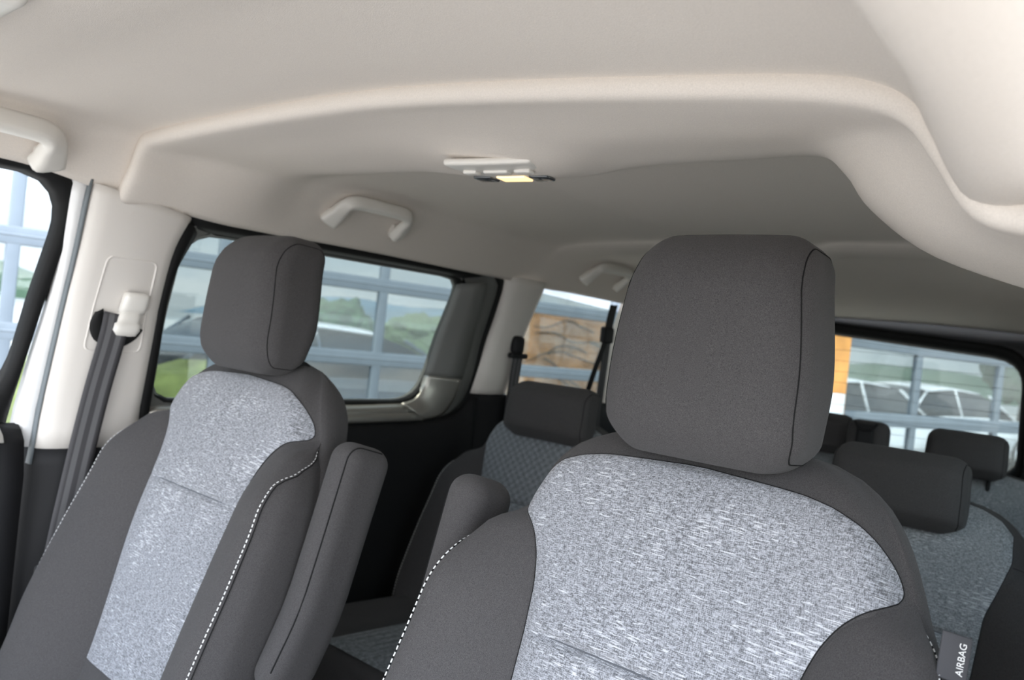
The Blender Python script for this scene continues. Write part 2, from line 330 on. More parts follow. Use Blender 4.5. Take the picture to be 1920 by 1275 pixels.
# ------------------------------------------------------------------ side walls
def side_wall(side):
    s = side; near = side < 0; k = 1 if near else 2
    # B pillar upper trim
    bl = [(-.188, 1.31), (-.187, 1.20), (-.194, 1.02), (-.203, .829)]
    br = [(.004, 1.282), (-.016, 1.20), (-.016, 1.02), (-.016, .829)]
    bp = band('trim_b_pillar', bl, br, [(-.03, -.04), (-.0, -.012), (.03, .004), (.08, .012), (.18, .016), (.5, .018), (.85, .016), (.95, .01), (1, -.004)], beige, s, rows=16, kind='structure'); bp.name = 'trim_%d' % (2 if near else 3)
    # wall above the sliding door window up to the roof lining sits on the trim line
    lo = band('trim', [(-.205, .829), (-.21, .70), (-.22, .4), (-.22, .0)], [(-.012, .829), (-.01, .70), (-.0, .4), (0, .0)], [(-.03, -.04), (0, -.01), (.05, .012), (.5, .02), (.95, .012), (1, -.01)], blackp, s, rows=12, kind='structure'); lo.name = 'trim_%d' % (4 if near else 5)
    # thin white body strip and grey rubber beside the B pillar (body opening)
    wl = band('trim', [(-.214, 1.32), (-.205, 1.14), (-.222, .98), (-.236, .83)], [(-.192, 1.32), (-.190, 1.14), (-.196, .98), (-.205, .83)], [(0, -.03), (.15, -.018), (.9, -.008), (1, -.012)], whitep, s, kind='structure'); wl.name = 'trim_%d' % (6 if near else 7)
    gr = band('trim', [(-.1915, 1.315), (-.1905, 1.14), (-.1975, .98), (-.2065, .80)], [(-.188, 1.315), (-.187, 1.14), (-.194, .98), (-.203, .80)], [(0, -.012), (.3, .003), (.7, .003), (1, -.012)], greyrub, s, kind='structure'); gr.name = 'trim_%d' % (8 if near else 9)
    # sliding door
    d = empty('door_%d' % k, (s * .80, .45, .0)); tag(d, kind='structure')
    def W(o):
        o.parent = d; o.matrix_parent_inverse = Matrix.Translation(d.location).inverted(); return o
    outer = rounded([Vector(p) for p in [(-.030, 1.296), (.962, 1.296), (.965, .0), (-.03, .0)]], [.06, .05, .02, .02])
    gl = rounded([Vector(p) for p in [(.000, 1.270), (.815, 1.272), (.780, .910), (-.002, .905)]], [.07, .05, .08, .05])
    frame_in = rounded([Vector(p) for p in [(.016, 1.260), (.800, 1.264), (.758, .918), (.012, .915)]], [.07, .05, .09, .05])
    mid = rounded([Vector(p) for p in [(-.012, 1.284), (.925, 1.287), (.925, .872), (-.012, .872)]], [.07, .05, .13, .05])
    W(ring('door_frame', outer, mid, [(0, -.03), (.0, -.012), (.4, -.004), (1, .0)], blackrub, s))
    W(ring('window_surround', mid, frame_in, [(0, .0), (.25, -.012), (.75, -.022), (.93, -.03), (1, -.045)], greytrim if near else greytrim, s))
    # rubber seal round the glass
    W(ring('seal', gl, frame_in, [(-.35, -.02), (0, -.024), (.5, -.022), (1, -.034)], blackrub, s))
    # black upper and front edge of the surround (hides behind the lining)
    W(band('upper_rail', [(-.020, 1.300), (.3, 1.302), (.6, 1.302), (.93, 1.30)], [(.02, 1.264), (.3, 1.266), (.6, 1.268), (.80, 1.268)], [(0, .006), (.5, .004), (.8, .0), (1, -.02)], blackrub, s, rows=20))
    W(band('front_rail', [(-.022, 1.28), (-.022, 1.16), (-.024, 1.02), (-.024, .86)], [(.03, 1.258), (.004, 1.16), (.008, 1.02), (.012, .86)], [(0, .006), (.6, .004), (1, -.02)], blackrub, s, rows=20))
    # metal look sill and corner
    W(band('sill', [(.0, .908), (.25, .908), (.5, .908), (.69, .912)], [(.0, .862), (.25, .862), (.5, .862), (.76, .866)], [(0, -.03), (.2, -.006), (.45, .006), (.5, .004), (.55, .007), (.9, .012), (1, .002)], satin, s, rows=20))
    ci = [(.690, .912), (.733, .926), (.758, .958), (.764, .99)]; co = [(.76, .866), (.835, .882), (.872, .93), (.880, .985)]
    W(band('corner_trim', ci, co, [(0, -.03), (.12, -.012), (.5, .0), (.85, .008), (1, .002)], satin, s, rows=16))
    W(band('rear_post', [(.764, .99), (.772, 1.06), (.782, 1.15), (.79, 1.25)], [(.880, .985), (.885, 1.06), (.88, 1.16), (.865, 1.262)], [(0, -.03), (.15, -.014), (.5, -.002), (.55, .002), (1, .006)], greytrim, s, rows=16))
    W(band('door_panel', [(-.02, .866), (.3, .866), (.6, .866), (.86, .88), (.955, .95)], [(-.02, .02), (.3, .02), (.6, .02), (.88, .02), (.955, .02)], [(0, .0), (.02, .014), (.08, .022), (.3, .024), (.34, .03), (.6, .03), (1, .02)], blackp, s, rows=20))
    g = W(fill('pane', gl, -.036, tint_glass, s, thick=.0))
    # C pillar
    cp = band('trim', [(.955, 1.292), (.962, 1.16), (.948, 1.03), (.935, .945)], [(1.127, 1.292), (1.108, 1.16), (1.096, 1.03), (1.085, .945)], [(-.02, -.03), (0, -.004), (.06, .012), (.2, .02), (.5, .024), (.8, .02), (.94, .012), (1, -.02)], beige, s, rows=16, kind='structure'); cp.name = 'trim_%d' % (10 if near else 11)
    cl = band('trim', [(.938, .945), (.92, .85), (.86, .70), (.84, .3), (.84, 0)], [(1.30, .945), (1.30, .85), (1.30, .70), (1.3, .3), (1.3, 0)], [(-.01, -.03), (0, -.004), (.06, .016), (.3, .03), (.8, .03), (1, .02)], blackp, s, rows=16, kind='structure'); cl.name = 'trim_%d' % (12 if near else 13)
    # rear quarter panel below the glass, and D pillar
    q = band('wall', [(1.06, .935), (1.06, .6), (1.06, 0)], [(2.40, .90), (2.40, .6), (2.40, 0)], [(0, 0), (.1, .02), (.9, .02), (1, .0)], charcoal, s, rows=12, kind='structure'); q.name = 'wall_left' if near else 'wall_right'
    ql = rounded([Vector(p) for p in [(1.118, 1.266), (1.70, 1.244), (1.70, .935), (1.085, .935)]], [.03, .03, .03, .02])
    win = fill('window', ql, -.02, tint_glass, s, thick=0, kind='structure'); win.name = 'window_%d' % (1 if near else 2)
    dp = band('trim', [(1.60, 1.29), (1.61, 1.1), (1.63, .9)], [(2.40, 1.29), (2.40, 1.1), (2.40, .9)], [(0, -.02), (.02, .005), (.1, .02), (.5, .03), (1, .03)], beige, s, rows=12, kind='structure'); dp.name = 'trim_%d' % (14 if near else 15)
side_wall(-1); side_wall(1)
# front passenger door with its window
fd = empty('door_3', (-.8, -.6, 0)); tag(fd, kind='structure')
def FD(o): o.parent = fd; o.matrix_parent_inverse = Matrix.Translation(fd.location).inverted(); return o
fo = rounded([Vector(p) for p in [(-1.10, 1.32), (-.180, 1.335), (-.246, .84), (-1.10, .84)]], [.05, .09, .02, .02])
fi = rounded([Vector(p) for p in [(-1.06, 1.27), (-.212, 1.315), (-.258, .905), (-1.06, .90)]], [.05, .10, .10, .05])
FD(ring('window_frame', fo, fi, [(0, -.03), (.2, -.018), (.8, -.02), (1, -.04)], blackrub, -1))
FD(fill('pane', fi, -.035, clear_glass, -1, thick=0))
FD(band('door_panel', [(-1.1, .885), (-.7, .885), (-.40, .878), (-.225, .87)], [(-1.1, .05), (-.7, .05), (-.4, .05), (-.225, .05)], [(0, -.02), (.01, .0), (.03, .02), (.1, .035), (.5, .04), (1, .02)], blackp, -1, rows=16))
FD(band('panel_cap', [(-1.1, .905), (-.7, .905), (-.40, .898), (-.262, .88)], [(-1.1, .86), (-.7, .86), (-.4, .855), (-.26, .845)], [(0, -.03), (.3, .0), (.7, .024), (1, .03)], beige_gloss, -1, rows=16))
# front right: A pillar is out of view; floor
fl = grid('floor', [[Vector((x, y, 0)) for x in (-.80, -.4, 0, .4, .80)] for y in (-1.1, 0, 1.2, 2.42)], charcoal, thick=.02, offs=-1); tag(fl, kind='structure')

# ------------------------------------------------------------------ rear door with window
rd = empty('door_4', (0, 2.40, 0)); tag(rd, kind='structure')
def rear_ring(name, outer, inner, prof, m):
    c = sum(inner, Vector((0, 0))) / len(inner); A = bycorner(outer, c, 120); B = bycorner(inner, c, 120)
    R = [[Vector((a.x + (b.x - a.x) * t, yy, a.y + (b.y - a.y) * t)) for a, b in zip(A, B)] for t, yy in prof]
    o = grid(name, R, m, None, closed=True, thick=.004); o.parent = rd; o.matrix_parent_inverse = Matrix.Translation(rd.location).inverted(); return o
ro = rounded([Vector(p) for p in [(-.80, 1.36), (.80, 1.32), (.80, 0), (-.80, 0)]], [.05, .05, .02, .02])
rm = rounded([Vector(p) for p in [(-.55, 1.325), (.415, 1.262), (.425, .80), (-.56, .80)]], [.05, .10, .05, .05])
ri = rounded([Vector(p) for p in [(-.50, 1.280), (.392, 1.218), (.402, .84), (-.52, .84)]], [.05, .09, .05, .05])
rear_ring('door_panel', ro, rm, [(0, 2.40), (.9, 2.35), (1, 2.345)], charcoal)
rear_ring('window_frame', rm, ri, [(0, 2.345), (.3, 2.34), (.8, 2.36), (1, 2.40)], blackrub)
c = Vector((-.05, 1.05)); lp = ri
pv = [Vector((p.x, 2.395, p.y)) for p in lp]
pn = mesh('pane', pv, [tuple(range(len(pv)))], tint_glass, None, smooth=False); pn.parent = rd; pn.matrix_parent_inverse = Matrix.Translation(rd.location).inverted()
hs = []
for i in range(9):
    z = .87 + i * .042; x1 = .395 if z < 1.16 else .36
    hs.append(tube('heater', [(-.5, 2.392, z), (x1, 2.392, z)], .0008, charcoal, None, n=4))
bpy.ops.object.select_all(action='DESELECT')
for h in hs: h.select_set(True)
bpy.context.view_layer.objects.active = hs[0]; bpy.ops.object.join(); hs[0].name = 'heating_wires'
hs[0].parent = rd; hs[0].matrix_parent_inverse = Matrix.Translation(rd.location).inverted()

# ------------------------------------------------------------------ seats
TH = math.radians(20)
STYLE = {'rear': False}
def ui(w):
    k = interp(w, [.10, .15], [.010, .0015]); return (ui0(w) * 2 + ui0(w - k) + ui0(w + k) + ui0(w - k / 2) + ui0(w + k / 2)) / 6
def ui0(w):   # half width of the light insert
    if STYLE['rear']: return interp(w, [-.60, -.20, 0, .05, .10, .15, .175, .19, .200, .205], [.14, .14, .150, .165, .178, .172, .150, .118, .07, 0])
    return interp(w, [-.60, -.42, -.34, -.20, -.10, -.05, 0, .03, .055, .07, .085, .10, .115, .13, .14, .15, .157, .163], [.125, .120, .122, .128, .134, .137, .143, .152, .166, .182, .203, .200, .191, .177, .162, .138, .107, .0])
def hw(w):
    k = interp(w, [.14, .20], [.014, .002]); return (hw0(w) * 2 + hw0(w - k) + hw0(w + k) + hw0(w - k / 2) + hw0(w + k / 2)) / 6
def hw0(w):
    return interp(w, [-.60, -.45, -.30, -.15, -.05, 0, .04, .07, .10, .14, .17, .19, .205, .215], [.240, .262, .275, .272, .264, .255, .234, .218, .207, .190, .168, .142, .105, .05])
def bulge(w): return .052 * sm(.095, -.04, w) + .032 * sm(-.06, -.34, w)
def body_front(u, w):      # local y of the front surface (negative = forward)
    h = hw(w); a = min(1, abs(u) / h)
    y = .012 * a ** 2 + .024 * sm(-.08, -.38, w)
    lumbar = 0
    round_top = .055 * max(0, (w - .11) / .105) ** 2.2
    y += round_top + lumbar * (1 - a * a)
    y += .035 * (1 - .6 * sm(.08, .19, w)) * sm(.78, 1.0, a) ** 2
    return y
def catmull1(ws, f): return f
def make_backrest(parent, style):
    back = []; NW = 70
    for i in range(NW + 1):
        w_ = -.58 + (.2148 + .58) * (1 - (1 - i / NW) ** 1.0)
        h = hw(w_); row = []
        tb = .115 + .02 * sm(0, -.4, w_)
        yb = max(tb - .03 * max(0, (w_ - .12) / .095) ** 2.5, body_front(h, w_) + .026)
        for j in range(41):       # front, left to right
            u = -h * math.cos(math.pi * j / 40); row.append(Vector((u, body_front(u, w_), w_)))
        yf = body_front(h, w_); r = min(.03, (yb - yf) * .8, h * .6)
        for t in (.25, .5, .75): row.append(Vector((h + .006 * math.sin(math.pi * t), yf + (yb - r - yf) * t, w_)))
        for j in range(1, 6):
            a = math.pi / 2 * j / 6; row.append(Vector((h - r + r * math.cos(a), yb - r + r * math.sin(a), w_)))
        for j in range(1, 8): row.append(Vector(((h - r) * (1 - 2 * j / 8), yb, w_)))
        for j in range(5, 0, -1):
            a = math.pi / 2 * j / 6; row.append(Vector((-h + r - r * math.cos(a), yb - r + r * math.sin(a), w_)))
        for t in (.75, .5, .25): row.append(Vector((-h - .006 * math.sin(math.pi * t), yf + (yb - r - yf) * t, w_)))
        back.append(row)
    last = back[-1]
    cy = sum(v.y for v in last) / len(last)
    for k, dw in ((.75, .004), (.4, .006)):
        back.append([Vector((v.x * k, cy + (v.y - cy) * k, .2148 + dw)) for v in last])
    b = grid('backrest', back, dark, parent, closed=True, caps=True)
    return b
def top_seam_w(u):     # height of the insert's top edge at u is handled by ui(); helper for border point
    return 0
def insert_surface(u, w): return body_front(u, w) - .0045
def make_insert(bk, m, wbot=-.35):
    wt = .2045 if STYLE['rear'] else .1625
    ws = [wbot + (wt - wbot) * (1 - (1 - i / 240) ** 1.4) for i in range(241)]
    rows = []
    for w_ in ws:
        h = ui(w_); row = []
        tuck = -.0085 * math.exp(-((w_ + .045) / .005) ** 2) + .0025 * math.exp(-((w_ + .045) / .02) ** 2)
        for j in range(33):
            a = -math.cos(math.pi * j / 32); u = a * h
            edge = .0058 * abs(a) ** 14 + .0058 * sm(wt - .0125, wt, w_) ** 2
            row.append(Vector((u, body_front(u, w_) - .0068 - tuck * .95 * (1 - abs(a) ** 6) + edge, w_)))
        rows.append(row)
    o = grid('seat_panel', rows, m, bk); o['label'] = 'light heather grey centre panel'
    # piping along its border
    for s in (-1, 1):
        pass
    tube('tuck_seam', [Vector((a * ui(-.045) * .97, body_front(a * ui(-.045) * .97, -.045) - .0016, -.045)) for a in [-1 + k / 12 for k in range(25)]], .0009, mat('tuck_thread', (.08, .085, .095), .9), o, n=5, caps=False)
    path = [Vector((-ui(w_), body_front(ui(w_), w_) - .001, w_)) for w_ in ws[::1]]
    path += [Vector((v.x * -1, v.y, v.z)) for v in reversed(path)]
    tube('piping', path, .0006, seam, o, n=6, caps=False)
    return o
def make_bolster(bk, s, stitch=True):
    ws = [-.56 + (.0935 + .56) * (i / 60) for i in range(61)]; rows = []; st = []; edge = []
    for w_ in ws:
        e_ = sm(.0935, .05, w_); a0 = ui(w_) - .001; h = hw(w_) + .004 * e_ - .003 * (1 - e_); B = bulge(w_); row = []
        tt = sm(.0935, .02, w_)          # closes to the shoulder at the top
        for j in range(25):
            t = j / 24
            if t < .72:
                q = t / .72; u = a0 + (h - a0) * q
                y = body_front(a0, w_) + (body_front(h * .8, w_) - body_front(a0, w_)) * q - B * math.sin(math.pi * min(1, q * 1.0) * .62) ** .95 + .004 * (1 - q) ** 6 - .002 * e_ + .003 * (1 - e_)
                if q > .8: y += (B * .35 + .01) * ((q - .8) / .2) ** 2
                y = y * e_ + (body_front(u, w_) + .002) * (1 - e_)
            else:
                q = (t - .72) / .28; u = h + .004 * math.sin(q * math.pi) - .004 * q; y = row[-1].y if j else 0
                y = yend + (.055 * e_ + (yend + .004) * (1 - e_) - yend) * q ** 1.1
            if t < .72: yend = y
            row.append(Vector((s * u, y, w_)))
        rows.append(row)
        f = 15.2 + 8.2 * sm(.0, .088, w_); k = int(f); q1 = row[k].lerp(row[min(24, k + 1)], f - k); q2 = row[k - 1].lerp(row[k], f - k)
        st.append(q1 + Vector((s * .001, -.0012, 0))); edge.append(q1.lerp(q2, -.45) + Vector((s * .0005, -.0002, 0)))
    # rounded end at the shoulder
    last = rows[-1]
    rows.append([Vector((v.x * .995, v.y + .012, v.z + .004)) for v in last])
    o = grid('bolster', rows, dark, bk)
    tube('seam', [e for e in edge], .0008, seam, o, n=5, caps=False)
    tube('top_seam', [v + Vector((0, -.001, 0)) for v in rows[-2]], .0008, seam, o, n=5, caps=False)
    # white stitches: short capsules along the outer edge
    dens = spline(st, 1200); L_ = 0; vs = []; fs = []; acc = 0; dash = []
    cur = []
    for i in range(1, len(dens)):
        d = (dens[i] - dens[i - 1]).length; acc += d
        if acc < .0050: cur.append(dens[i])
        elif acc > .0068:
            if len(cur) > 2: dash.append((cur[0], cur[-1]))
            cur = []; acc = 0
    for a, b_ in dash:
        t = (b_ - a).normalized(); x = t.cross(Vector((0, 1, 0))).normalized() * .00055; y = Vector((0, -.0006, 0)); k = len(vs)
        for p in (a, b_): vs += [p + x - y, p + x + y, p - x + y, p - x - y]
        fs += [(k, k + 1, k + 2, k + 3), (k + 7, k + 6, k + 5, k + 4)] + [(k + i, k + (i + 1) % 4, k + 4 + (i + 1) % 4, k + 4 + i) for i in range(4)]
    mesh('stitching', vs, fs, thread, o, smooth=False, fix=True)['label'] = 'white contrast stitching'
    return o
def make_headrest(parent, w_bot, w_top, d, loc, tilt, m=dark, seg=10, rad=.035, stalks=True, zlow=0.0, seams=True, sm_=None):
    """half widths at bottom / top, height from size; sits on two stalks"""
    H = loc[3]; root = empty('headrest'); root.parent = parent; root.location = loc[:3]; root.rotation_euler = (tilt, 0, 0)
    def warp(p):
        t = (p.z + H / 2) / H
        wd = w_bot + (w_top - w_bot) * sm(.35, 1.05, t) - (.10 * w_bot) * sm(.16, 0, t)
        x = p.x / .1 * wd
        fy = sm(.5, -.5, p.y / d)      # 1 at the front face, 0 at the back
        y = p.y - .012 * (1 - (p.x / .1) ** 2) * (.3 + .7 * fy) + .030 * sm(.72, 1.05, t) * (.2 + .8 * fy) + .014 * sm(.25, 0, t) * fy - .02 * sm(.4, 0, t) * (1 - fy)
        return Vector((x, y, p.z))
    b = rbox('cushion', (.2, d, H), rad, m, root, warp=warp, seg=seg, cuts=10)
    if seams:
        for s in (-1, 1):
            path = []
            hx, hy, hz = .1, d / 2, H / 2; rr = rad
            # seam loop on the rounded edge between front/top face and side
            k = math.sin(math.radians(52)); c_ = math.cos(math.radians(52)); prof = []
            n1 = 14
            prof += [(-hy + rr - rr * 0 - rr * c_ * 0, 0)] if False else []
            R = rr
            def ringpt(ang):   # rounded rect profile (y,z) with offset
                pass
            loop = []
            for i in range(n1): loop.append((-hy, -hz + R + (2 * hz - 2 * R) * i / (n1 - 1), (-1, 0)))
            for i in range(1, 9): a = math.pi / 2 * i / 8; loop.append((-hy + R - R * math.cos(a), hz - R + R * math.sin(a), (-math.cos(a), math.sin(a))))
            for i in range(1, 5): loop.append((-hy + R + (2 * hy - 2 * R) * i / 4, hz, (0, 1)))
            for i in range(1, 9): a = math.pi / 2 * i / 8; loop.append((hy - R + R * math.sin(a), hz - R + R * math.cos(a), (math.sin(a), math.cos(a))))
            for i in range(1, n1): loop.append((hy, hz - R - (2 * hz - 2 * R) * i / (n1 - 1), (1, 0)))
            for i in range(1, 9): a = math.pi / 2 * i / 8; loop.append((hy - R + R * math.cos(a), -hz + R - R * math.sin(a), (math.cos(a), -math.sin(a))))
            for i in range(1, 5): loop.append((hy - R - (2 * hy - 2 * R) * i / 4, -hz, (0, -1)))
            for i in range(1, 9): a = math.pi / 2 * i / 8; loop.append((-hy + R - R * math.sin(a), -hz + R - R * math.cos(a), (-math.sin(a), -math.cos(a))))
            for (y, z, nrm) in loop:
                # pull back onto the rounded edge at 52 degrees
                cyy = y - nrm[0] * R; czz = z - nrm[1] * R
                p = Vector((s * (hx - R + R * k), cyy + nrm[0] * R * c_, czz + nrm[1] * R * c_))
                # corners of the box: same sphere
                path.append(warp(p))
            path.append(path[0])
            tube('seam', path, .0008, seam, b, n=5, caps=False)
    if stalks:
        for s in (-1, 1):
            tube('stalk', [Vector((s * .06, .01, -H / 2 + .02)), Vector((s * .06, .012, -H / 2 - .07))], .006, sm_ or chrome, root, n=10)
    return root
def collar(parent, x, y, z):
    o = rbox('headrest_guide', (.045, .03, .016), .007, blackp, parent, seg=3, cuts=2, loc=(x, y, z)); return o
def cushion_mesh(name, parent, wdt, y0, y1, z1, m, sidebolster=True, thick=.14, pn=None):
    rows = []
    L_ = y1 - y0
    for i in range(25):
        t = i / 24; y = y0 + L_ * t
        zt = z1 + .035 * (1 - t) - .06 * (1 - min(1, t / .12)) ** 2; row = []
        for j in range(33):
            a = -1 + 2 * j / 32; z = zt + .035 * sm(.6, .88, abs(a)) - .06 * sm(.88, 1, abs(a)) ** 2
            row.append(Vector((a * wdt, y, z)))
        row += [Vector((wdt * .97, y, z1 - thick)), Vector((-wdt * .97, y, z1 - thick))]
        rows.append(row)
    o = grid(name, rows, m, parent, closed=True, caps=True)
    if pn:
        rr = []
        for i in range(2, 24):
            t = i / 24; y = y0 + L_ * t; zt = z1 + .035 * (1 - t) - .06 * (1 - min(1, t / .12)) ** 2 + .004
            rr.append([Vector((a * wdt * .58, y, zt - .008 * abs(a) ** 8)) for a in [-1 + k / 8 for k in range(17)]])
        p = grid('seat_panel', rr, pn, o)
    return o
def front_seat(x, inner, label, extra=False):
    root = empty('car_seat', (x, 0, 0)); tag(root, label, 'seat')
    bk_root = empty('backrest_assembly')
    bk_root.parent = root; bk_root.location = (0, -.075, .86); bk_root.rotation_euler = (-TH, 0, 0)
    # thing > part > sub-part: the backrest mesh itself is the part
    b = make_backrest(root, 0); b.location = bk_root.location; b.rotation_euler = bk_root.rotation_euler
    bpy.data.objects.remove(bk_root)
    return root, b
def make_front_seat(x, inner, label):
    root, b = front_seat(x, inner, label)
    ins = make_insert(b, light)
    for s in (-1, 1): make_bolster(b, s)
    # flatten: piping and stitching live directly under the backrest's own parts
    h = make_headrest(root, .108, .092, .115, (.004, .006, 1.131, .234), math.radians(-4))
    for s in (-1, 1): collar(b, s * .06, .055, .205)
    cushion_mesh('cushion', root, .25, -.58, -.02, .40, dark, pn=light)
    rbox('seat_base', (.42, .44, .26), .03, blackp, root, seg=3, cuts=2, loc=(0, -.26, .135))
    # recliner cover
    for s in (-1, 1): rbox('recliner_cover', (.02, .13, .13), .01, blackp, root, seg=3, cuts=2, loc=(s * .285, -.20, .40))
    # raised armrest on the inner side
    def wa(p):
        t = (p.z + .2) / .4
        return Vector((p.x * (1 - .12 * sm(.3, 0, t)), p.y * (1 + .05 * sm(.5, 1, t)) + .0 - .02 * sm(.4, 0, t), p.z))
    arm = rbox('armrest', (.058, .088, .35), .027, dark, root, warp=wa, seg=7, cuts=8, loc=(inner * .300, -.034, .768)); arm.rotation_euler = (-math.radians(15), 0, 0)
    R = .027; pth = []
    for i in range(15): pth.append(Vector((inner * (.029 - R + R * .6), -.044 + R - R * .8, -.148 + .296 * i / 14)))
    for i in range(1, 8):
        a = math.pi / 2 * i / 7; pth.append(Vector((inner * (.029 - R + R * .6), -.044 + R - R * .8 * math.cos(a), .148 + R * .8 * math.sin(a))))
    pth.append(Vector((inner * (.029 - R + R * .6), .02, .170)))
    pth = [wa(p) for p in pth]
    tube('seam', pth, .0011, seam, arm, n=5, caps=False)
    return root, b
pseat, pb = make_front_seat(-.436, 1, 'front passenger seat beside the light B-pillar, dark grey with heather centre and raised armrest')
dseat, db = make_front_seat(.404, -1, 'nearest front seat with largest tall headrest, dark grey with heather grey centre panel')
# airbag tag on the driver's outer bolster
tg = rbox('side_tag', (.022, .003, .036), .0014, tag_m, db, seg=2, cuts=1, loc=(.248, .014, .055)); tg.rotation_euler = (0, 0, math.radians(25)); tg['label'] = 'dark fabric tag with white lettering'
cu = bpy.data.curves.new('tag_lettering', 'FONT'); cu.body = 'AIRBAG'; cu.size = .0072; cu.extrude = .0003; cu.align_x = 'CENTER'; cu.align_y = 'CENTER'
to = bpy.data.objects.new('tag_lettering', cu); COL.objects.link(to)
dg = bpy.context.evaluated_depsgraph_get(); me = bpy.data.meshes.new_from_object(to.evaluated_get(dg)); bpy.data.objects.remove(to)
lt = link('lettering', me, thread, tg, smooth=False); lt.location = (.005, -.0017, 0); lt.rotation_euler = (math.radians(90), math.radians(-90), 0)

# rear seats
def rear_seat(name, x, y, ztop, label, insm, group, wscale=1.0, hr=None, hrz=.06, hw_=.118, bolst=True, hh=.135):
    root = empty(name, (x, y, 0)); tag(root, label, 'seat', group)
    STYLE['rear'] = True; b = make_backrest(root, 0); z0 = ztop - .21; b.location = (0, 0, z0); b.rotation_euler = (-TH, 0, 0); b.scale = (wscale, 1, 1)
    ins = make_insert(b, insm)
    for s in (-1, 1): make_bolster(b, s)
    h = make_headrest(root, hw_, hw_ * .97, .085, (hr or 0, .05, ztop + hrz, hh), math.radians(-8), rad=.028, seams=True, sm_=blackp)
    cushion_mesh('cushion', root, .25 * wscale, -.52, .02, .40, dark, pn=insm)
    rbox('seat_base', (.40 * wscale, .40, .24), .03, blackp, root, seg=3, cuts=2, loc=(0, -.22, .125))
    return root
rear_seat('rear_seat', -.44, .80, .96, 'second-row seat behind the front passenger seat, quilted diamond cloth and wide dark headrest', quilt, 'second row seats', hr=.018, hrz=-.02, hh=.145, hw_=.128)
rear_seat('rear_seat', .41, .80, .945, 'second-row seat at right behind the nearest seat, mottled grey cloth and wide dark headrest', light2, 'second row seats', hr=-.015, hrz=-.025, hh=.14)
rear_seat('rear_seat', .375, 1.70, .92, 'third-row seat at far right in front of the rear window with black headrest', light2, 'third row seats', hr=-.02, hrz=.01, hh=.125, hw_=.10)
rear_seat('rear_seat', -.12, 1.70, .92, 'third-row middle seat seen just right of the nearest headrest', light2, 'third row seats', hr=.07, hrz=.01, wscale=.76, hw_=.10, hh=.125)
rear_seat('rear_seat', -.55, 1.70, .92, 'third-row seat beside the left rear quarter window', light2, 'third row seats', hr=0, hrz=.01, wscale=.74, hh=.125)

# ------------------------------------------------------------------ seat belts
STYLE['rear'] = False
def webbing_mat():
    m = mat('belt_webbing', (.045, .043, .046), .7, spec=.3); t = m.node_tree; b = t.nodes['Principled BSDF']
    if 'ShaderNodeAttribute' in [n.bl_idname for n in t.nodes]: return m
    uv = t.nodes.new('ShaderNodeUVMap'); sp = t.nodes.new('ShaderNodeSeparateXYZ'); t.links.new(uv.outputs[0], sp.inputs[0])
    mu = t.nodes.new('ShaderNodeMath'); mu.operation = 'MULTIPLY'; mu.inputs[1].default_value = 2.5; t.links.new(sp.outputs[0], mu.inputs[0])
    fr = t.nodes.new('ShaderNodeMath'); fr.operation = 'FRACT'; t.links.new(mu.outputs[0], fr.inputs[0])
    r = t.nodes.new('ShaderNodeValToRGB'); t.links.new(fr.outputs[0], r.inputs[0])
    r.color_ramp.elements[0].color = (.055, .053, .056, 1); r.color_ramp.elements[0].position = .48
    r.color_ramp.elements[1].color = (.12, .118, .122, 1); r.color_ramp.elements[1].position = .52
    t.links.new(r.outputs[0], b.inputs['Base Color']); return m
web = webbing_mat()
def strap(name, pts, wdt, parent, widthdir=(0, 1, 0), m=None):
    """flat webbing 1.3 mm thick"""
    P = spline(pts, 30); vs = []; fs = []; uvs = []
    for i, p in enumerate(P):
        t = (P[min(i + 1, 29)] - P[max(i - 1, 0)]).normalized(); wd = Vector(widthdir); wd = (wd - t * wd.dot(t)).normalized()
        for j in range(7): vs.append(p + wd * wdt * (j / 6 - .5)); uvs.append((j / 6, i / 29))
    for i in range(29):
        for j in range(6): a = i * 7 + j; fs.append((a, a + 1, a + 8, a + 7))
    me = bpy.data.meshes.new(name); me.from_pydata([tuple(v) for v in vs], [], fs); ul = me.uv_layers.new()
    for l in me.loops: ul.data[l.index].uv = uvs[l.vertex_index]
    o = link(name, me, m or web, parent); s = o.modifiers.new('thickness', 'SOLIDIFY'); s.thickness = .0014; s.offset = 0; return o
